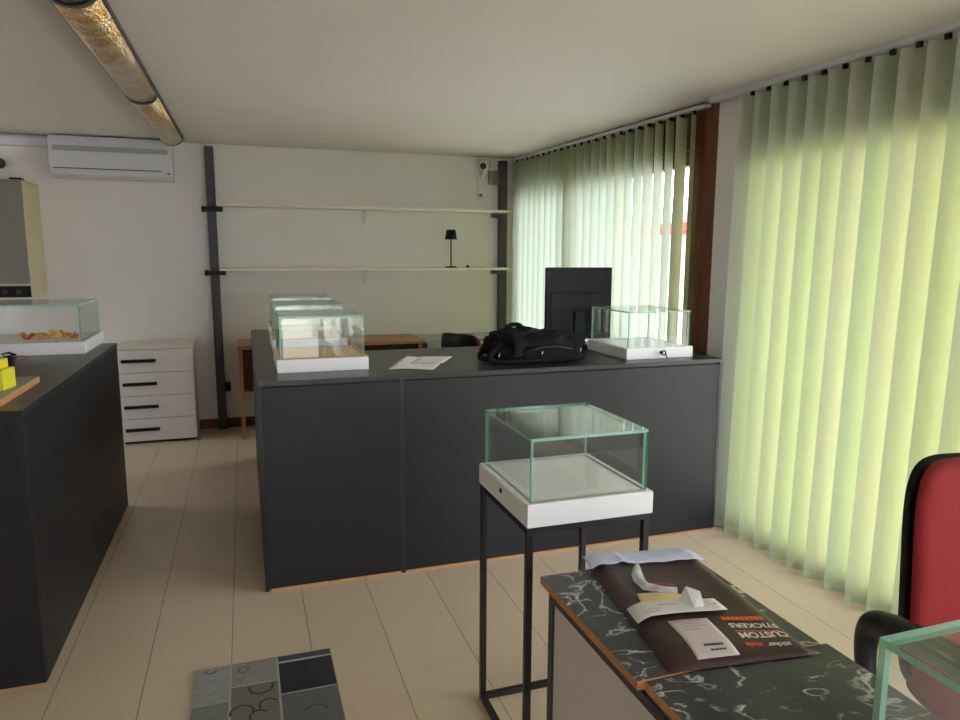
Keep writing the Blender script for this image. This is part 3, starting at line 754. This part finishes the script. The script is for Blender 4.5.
# backpack: a soft lumpy bag lying on its back
t = thing('backpack', 'black backpack lying on the counter in front of the monitor', 'backpack', (1.455, 3.475, .99))
def blob(cx, cy, cz_, rx, ry, rz, seed, amp, nu=72, nv=36, p=.55, flat=True):
    b = B(); rnd = random.Random(seed); ph = [rnd.uniform(0, 6) for _ in range(8)]; g = []
    def sg(x, e): return math.copysign(abs(x)**e, x)
    for j in range(nv+1):
        th = PI*j/nv - PI/2; row = []
        for i in range(nu):
            a = 2*PI*i/nu
            w = 1 + amp*(math.sin(3*a+ph[0]+2*th)+.7*math.sin(5*a+ph[1]-3*th)+.5*math.sin(9*a+4*th+ph[2])+.35*math.sin(13*a-6*th+ph[3]))
            x = rx*sg(math.cos(th), p)*sg(math.cos(a), p)*w; y = ry*sg(math.cos(th), p)*sg(math.sin(a), p)*w
            z = rz*sg(math.sin(th), p)*(1+amp*1.6*math.sin(2*a+7*x*4+ph[4])) 
            zz = cz_+z
            k_ = 1+.27*mnoise.noise(Vector((x*14+seed, y*14, z*16)))+.13*mnoise.noise(Vector((x*34, y*34+seed, z*34)))
            x *= k_; y *= k_; zz = cz_+z*k_
            row.append(b.verts.new((cx+x, cy+y, max(zz, .002) if flat else zz)))
        g.append(row)
    for j in range(nv):
        for i in range(nu):
            f = b.faces.new((g[j][i], g[j][(i+1)%nu], g[j+1][(i+1)%nu], g[j+1][i])); f.smooth = True
    bmesh.ops.remove_doubles(b, verts=b.verts, dist=1e-5)
    return b
b = blob(.01, .01, .075, .245, .125, .072, 3, .055); obj('main_compartment', b, 'blackfab', t)
b = blob(.07, -.09, .048, .165, .045, .045, 5, .03); obj('front_pocket', b, 'blackfab', t)
b = blob(-.09, .02, .135, .115, .085, .045, 8, .05, p=.8, flat=False); obj('top_flap', b, 'blackfab', t)
b = blob(.16, .02, .115, .075, .085, .038, 12, .05, p=.8, flat=False); obj('side_pocket', b, 'blackfab', t)
b = B(); stube(b, [(-.14, .03, .165), (-.125, .03, .183), (-.09, .03, .192), (-.055, .03, .186), (-.04, .03, .165)], .012, 8); obj('carry_handle', b, 'blackfab', t)
b = B(); stube(b, [(-.20, -.06, .10), (-.255, -.085, .055), (-.268, -.10, .02), (-.24, -.12, .014), (-.12, -.135, .016), (.02, -.142, .018), (.14, -.14, .018), (.22, -.125, .02), (.262, -.09, .03), (.25, -.03, .07)], [.014]*4+[.012]*6, 8); obj('shoulder_strap', b, 'blackfab', t)
b = B(); stube(b, [(-.23, .04, .06), (-.275, .03, .045), (-.285, .0, .022), (-.25, -.03, .02)], .015, 8); obj('shoulder_strap', b, 'blackfab', t)
b = B(); tube(b, [(-.09, -.139, .06), (.0, -.143, .085), (.09, -.141, .088), (.18, -.137, .07)], .0035, 6); obj('zip', b, 'post', t)
for (x, y, z, a) in ((-.228, -.118, .045, .8), (.0, -.146, .052, -.2), (.235, -.118, .055, .5)):
    b = B(); tube(b, [(x-.004, y, z-.018), (x+.004, y, z+.018)], .004, 6); obj('buckle', b, 'chrome', t)

# papers on the counter
b = B()
def pf(u, v):
    P0, P1, P2, P3 = Vector((.655, 3.385, 0)), Vector((.862, 3.300, 0)), Vector((1.035, 3.655, 0)), Vector((.835, 3.785, 0))
    p = P0*(1-u)*(1-v)+P1*u*(1-v)+P2*u*v+P3*(1-u)*v
    p.z = .9916 + .004*math.sin(3*u+v*2)**2; return p
sheet(b, pf, 10, 12, .0008)
o = tag(obj('paper_sheet', b, 'paper'), 'white sheet of paper lying on the counter between the showcases and the backpack', 'paper')
b = B(); sheet(b, lambda u, v: Vector((.79+.165*u+.115*v, 3.50-.05*u+.22*v, .9968+.002*u)), 6, 6, .0008)
tag(obj('paper_sheet', b, 'paper'), 'smaller white sheet lying askew on top of the larger one on the counter', 'paper')

# key in the lock of the right-hand showcase
t = thing('key', 'small dark key with a tag hanging from the lock of the showcase by the window', 'key', (2.165, 3.31, 1.0))
b = B(); tube(b, [(0, .006, .024), (0, -.016, .024)], .003, 8); obj('shaft', b, 'chrome', t)
b = B(); tube(b, [(.012*math.cos(a), -.018, .024+.012*math.sin(a)) for a in [k*PI/6 for k in range(12)]], .004, 6, closed=True); obj('bow', b, 'blackpl', t)
b = B(); tube(b, [(.010, -.019, .018), (.017, -.024, .002), (.018, -.026, -.006)], .0035, 6); obj('tag', b, 'blackpl', t)

# ------------------------------------------------------------------ things on the left display counter
def amber(label, x, y, m, s, seed):
    t = None
    b = B(); rnd = random.Random(seed)
    for k in range(9):
        a = 2*PI*k/9 + rnd.uniform(-.3, .3); r = rnd.uniform(.3, 1)*.024*s; hgt = rnd.uniform(.006, .032)*s
        px, py = x+r*math.cos(a)*1.5, y+r*math.sin(a)
        g = bmesh.ops.create_icosphere(b, subdivisions=1, radius=.011*s, matrix=T((px, py, 1.02+.064+hgt)) @ RZ_(a) @ Matrix.Diagonal((1.5, .8, .9, 1)))
    tube(b, [(x-.02*s, y, 1.085), (x, y, 1.087), (x+.02*s, y, 1.085)], .002, 6)
    zmin = min(v.co.z for v in b.verts); bmesh.ops.translate(b, verts=b.verts, vec=(0, 0, 1.0842-zmin))
    tag(obj('golden_ornament', b, m), label, 'ornament', 'golden ornaments in the showcase by the drawers')
amber('red-brown ornament lying furthest from the drawers in the showcase', -1.135, 4.38, 'copper', 1.0, 1)
amber('dull gold ornament between the red-brown one and the largest gold one', -1.055, 4.39, 'amber', 1.05, 2)
amber('largest shiny gold ornament in the showcase on the left counter', -.985, 4.42, 'amber', 1.25, 3)
amber('orange ornament nearest the drawers in the showcase on the left counter', -.905, 4.38, 'copper', .9, 4)

t = thing('sample_board', 'flat board with a raw wood edge under the yellow box', 'board', (0, 0, 1.02))
b = B()
fs = box(b, -1.32, -.822, 2.78, 3.30, .0005, .026)
for i, f in enumerate(fs): f.material_index = 0 if i == 1 else 1
obj('board', b, ['greydesk', 'mdf'], t)
t = thing('yellow_box', 'bright yellow box with a white front on the wooden-edged board', 'box', (-.872, 2.99, 1.0465), R(-8))
bx('carton', 'yellow', t, -.16, -.012, -.02, .10, 0, .108); bx('white_front', 'paper', t, -.158, -.030, -.0215, -.02, .004, .102, bevel=0)
bx('flap', 'yellow', t, -.012, .014, -.012, .09, .0, .075)
t = thing('clip', 'small black clip with a loop of pink wire behind the yellow box', 'clip', (-1.045, 3.80, 1.02))
b = B(); box(b, -.03, .0, -.02, .02, 0, .055); obj('jaw', b, 'blackpl', t, .006)
b = B(); tube(b, [(0, 0, .035), (.02, 0, .048), (.045, .0, .05), (.06, 0, .04), (.045, 0, .032), (.0, 0, .028)], .003, 6); obj('wire_loop', b, 'copper', t)
b = B(); tube(b, [(-.03, 0, .045), (-.05, .01, .06), (-.02, .01, .066), (.01, .0, .055)], .005, 6); obj('lever', b, 'blackpl', t)

# ------------------------------------------------------------------ drawer chest
t = thing('drawer_chest', 'white four-drawer chest with black bar handles against the back wall', 'chest of drawers', (-1.0, 6.20, 0))
bx('carcass', 'offwhite', t, 0, .57, .018, .37, .02, .785); bx('top', 'shelf', t, -.005, .578, -.004, .373, .785, .818)
bx('plinth', 'dark', t, .02, .55, .03, .35, 0, .02)
for k in range(4):
    z = .026 + k*.190
    d = bx('drawer', 'offwhite', t, .004, .566, 0, .017, z, z+.184)
    h = B(); box(h, .035, .29, -.018, -.002, z+.082, z+.108); obj('handle', h, 'blackpl', d, .002)

# ------------------------------------------------------------------ air conditioner, pipe cover, boiler
t = thing('air_conditioner', 'white wall-mounted air conditioner high on the back wall', 'air conditioner', (-1.40, 6.395, 0))
b = B()
prof = [(.20, 2.145), (.06, 2.145), (.02, 2.175), (.0, 2.215), (.0, 2.40), (.025, 2.462), (.06, 2.47), (.20, 2.47)]
L_, R_ = [], []
for y, z in prof: L_.append(b.verts.new((0, y, z))); R_.append(b.verts.new((.885, y, z)))
for k in range(len(prof)): b.faces.new((L_[k], L_[(k+1)%8], R_[(k+1)%8], R_[k]))
b.faces.new(L_); b.faces.new(R_); obj('housing', b, 'acwhite', t, .005)
b = B(); box(b, .03, .855, -.004, .004, 2.345, 2.385)
for k in range(6): box(b, .03, .855, -.007, -.003, 2.347+.0065*k, 2.350+.0065*k)
obj('intake_grille', b, 'acgrey', t)
bx('gap_line', 'dark', t, .03, .80, -.003, .03, 2.210, 2.216, bevel=0)
b = B(); box(b, .04, .80, .005, .015, 2.165, 2.198); obj('outlet_flap', b, 'acwhite', t, .003)
bx('display', 'dark', t, .845, .865, -.003, .003, 2.188, 2.198, bevel=0)
b = B(); box(b, XL, -1.402, 6.53, 6.598, 2.385, 2.455)
tag(obj('pipe_cover', b, 'acwhite', None, .004), 'white pipe cover running along the wall top beside the air conditioner', 'trunking')
t = thing('wall_boiler', 'boxy cream and grey wall boiler hung beside the air conditioner', 'boiler', (-2.005, 6.15, 0))
bx('casing', 'cream', t, 0, .475, .006, .448, 1.215, 2.09, bevel=.008); bx('front_cover', 'boilerface', t, .005, .47, -.012, .006, 1.325, 2.085, bevel=.006)
bx('control_panel', 'blackpl', t, .005, .47, -.010, .006, 1.22, 1.305, bevel=.004)
for k in range(4):
    b = B(); tube(b, [(.12+.09*k, -.02, 1.262), (.12+.09*k, -.009, 1.262)], .018, 14); obj('knob', b, 'post', t)
b = B(); box(b, .35, .43, .16, .24, 2.09, 2.118); obj('pipe_collar', b, 'blackpl', t, .004)
b = B(); tube(b, [(.22, .25, 2.09), (.22, .25, 2.19), (.22, .30, 2.24), (.22, .445, 2.25)], .042, 14); obj('flue', b, 'blackpl', t)

# ------------------------------------------------------------------ wall shelving, table lamp, cctv
t = thing('wall_shelving', 'two long cream shelves carried by dark steel posts on the back wall', 'shelf', (0, 6.6, 0))
for x in (-.272, 2.386):
    b = B(); box(b, x, x+.072, -.078, -.002, 0, 2.448); obj('post', b, 'post', t, .002)
for z in (1.946, 1.409):
    b = B(); box(b, -.19, 2.415, -.30, -.082, z, z+.022); obj('shelf_board', b, 'shelf', t, .002)
    b = B(); box(b, -.285, -.145, -.15, -.082, z-.040, z-.002); tube(b, [(-.285, -.115, z-.02), (-.315, -.115, z-.02)], .024, 12); obj('bracket', b, 'blackpl', t, .003)
    b = B(); box(b, 2.285, 2.43, -.15, -.082, z-.040, z-.002); obj('bracket', b, 'post', t, .003)
    b = B(); box(b, 1.06, 1.078, -.22, -.002, z-.014, z-.001); box(b, 1.06, 1.078, -.014, -.002, z-.14, z-.001); tube(b, [(1.069, -.20, z-.012), (1.069, -.012, z-.12)], .004, 6); obj('wall_bracket', b, 'camwhite', t)
for x in (-.14, 2.30):
    b = B(); tube(b, [(x, -.11, 1.369), (x, -.11, 1.332), (x, -.13, 1.322), (x, -.14, 1.337)], .007, 8); box(b, x-.012, x+.012, -.12, -.10, 1.347, 1.370); obj('hook', b, 'camwhite', t)
t = thing('socket_box', 'small black socket box fixed low on the left shelf post', 'socket', (-.172, 6.55, .345))
bx('housing', 'blackpl', t, -.026, .020, -.03, .03, 0, .075, bevel=.003); b = B(); tube(b, [(0, -.029, .045), (0, -.036, .045)], .016, 14); obj('socket', b, 'dark', t)
t = thing('table_lamp', 'small black table lamp with a tapered shade on the lower shelf', 'lamp', (1.855, 6.41, 1.431))
b = B(); lathe(b, [(.058, 0), (.058, .006), (.05, .012), (.012, .015)], 0, 0); obj('base', b, 'blackpl', t)
b = B(); tube(b, [(0, 0, .012), (0, 0, .285)], .007, 10); obj('stem', b, 'post', t)
b = B()
for r0, r1, z0, z1 in ((.058, .042, .262, .352),):
    lathe(b, [(r0, z0), (r1, z1), (r1-.004, z1-.002), (.006, z1-.004)], 0, 0)
obj('lamp_shade', b, 'blackpl', t)
b = B(); lathe(b, [(.014, 0), (.016, .006), (.014, .018), (.008, .024)], 2.02, 6.41); bmesh.ops.translate(b, verts=b.verts, vec=(0, 0, 1.4312))
tag(obj('small_knob', b, 'blackpl'), 'tiny black knob lying on the lower shelf beside the table lamp', 'knob')
t = thing('security_camera', 'pale security camera on a bracket beside the corner post', 'camera', (2.205, 6.6, 0))
b = B(); box(b, -.028, .028, -.016, -.002, 2.075, 2.335); obj('wall_plate', b, 'camwhite', t, .004)
b = B(); tube(b, [(0, -.016, 2.28), (0, -.07, 2.29), (.01, -.11, 2.34)], .016, 10); obj('arm', b, 'camwhite', t)
b = B(); tube(b, [(.055, -.02, 2.415), (.02, -.09, 2.400), (-.035, -.20, 2.373), (-.04, -.21, 2.371)], [.046, .05, .045, .036], 18); obj('housing', b, 'camwhite', t)
b = B(); tube(b, [(-.0385, -.207, 2.3717), (-.044, -.217, 2.370)], .030, 16); obj('lens', b, 'lens', t)
b = B(); tube(b, [(-.0, -.016, 2.12), (0, -.03, 2.12)], .016, 12); obj('cable_gland', b, 'greybox', t)
b = B(); box(b, 2.285, 2.385, 6.545, 6.598, 2.225, 2.355)
tag(obj('junction_box', b, 'greybox', None, .006), 'grey junction box on the wall between the camera and the corner post', 'box')

# ------------------------------------------------------------------ tubular ceiling lamp
t = thing('tube_lamp', 'long perforated metal tube lamp hung under the ceiling', 'lamp', (-.494, 0, 0))
def oval(b, y0, y1, rx, rz, n=36):
    ends = []
    for y in (y0, y1):
        zc = cz(y)-.016
        ends.append([b.verts.new((rx*math.cos(PI+PI*k/n), y, zc+rz*math.sin(PI+PI*k/n))) for k in range(n+1)])
    for k in range(n):
        f = b.faces.new((ends[0][k], ends[0][k+1], ends[1][k+1], ends[1][k])); f.smooth = True
    b.faces.new((ends[0][n], ends[0][0], ends[1][0], ends[1][n])); b.faces.new(ends[0]); b.faces.new(list(reversed(ends[1])))
def tubeseg(y0, y1):
    b = B(); oval(b, y0, y1, .083, .062); return obj('tube', b, 'foil', t)
for a, c in ((1.25, 2.70), (2.70, 4.42), (4.42, 6.20)): tubeseg(a, c)
for y in (1.25, 2.70, 4.42):
    b = B(); oval(b, y-.03, y+.03, .086, .065); obj('joint_band', b, 'blackedge', t)
b = B(); oval(b, 6.19, 6.215, .085, .064); obj('end_ring', b, 'post', t)
for s_ in (-1, 1):
    b = B(); v = []
    for y in (1.25, 6.22): v.append([b.verts.new((s_*(.079+dx), y, cz(y)-.018+dz)) for dx, dz in ((.003, -.012), (.009, -.010), (.009, .010), (.003, .012))])
    for k in range(4): b.faces.new((v[0][k], v[0][(k+1)%4], v[1][(k+1)%4], v[1][k]))
    b.faces.new(v[0]); b.faces.new(v[1]); obj('side_rail', b, 'post', t)
for y in (1.6, 2.70, 4.42, 5.9):
    b = B(); tube(b, [(0, y, cz(y)-.02), (0, y, cz(y)-.0005)], .008, 10); obj('ceiling_mount', b, 'chrome', t)
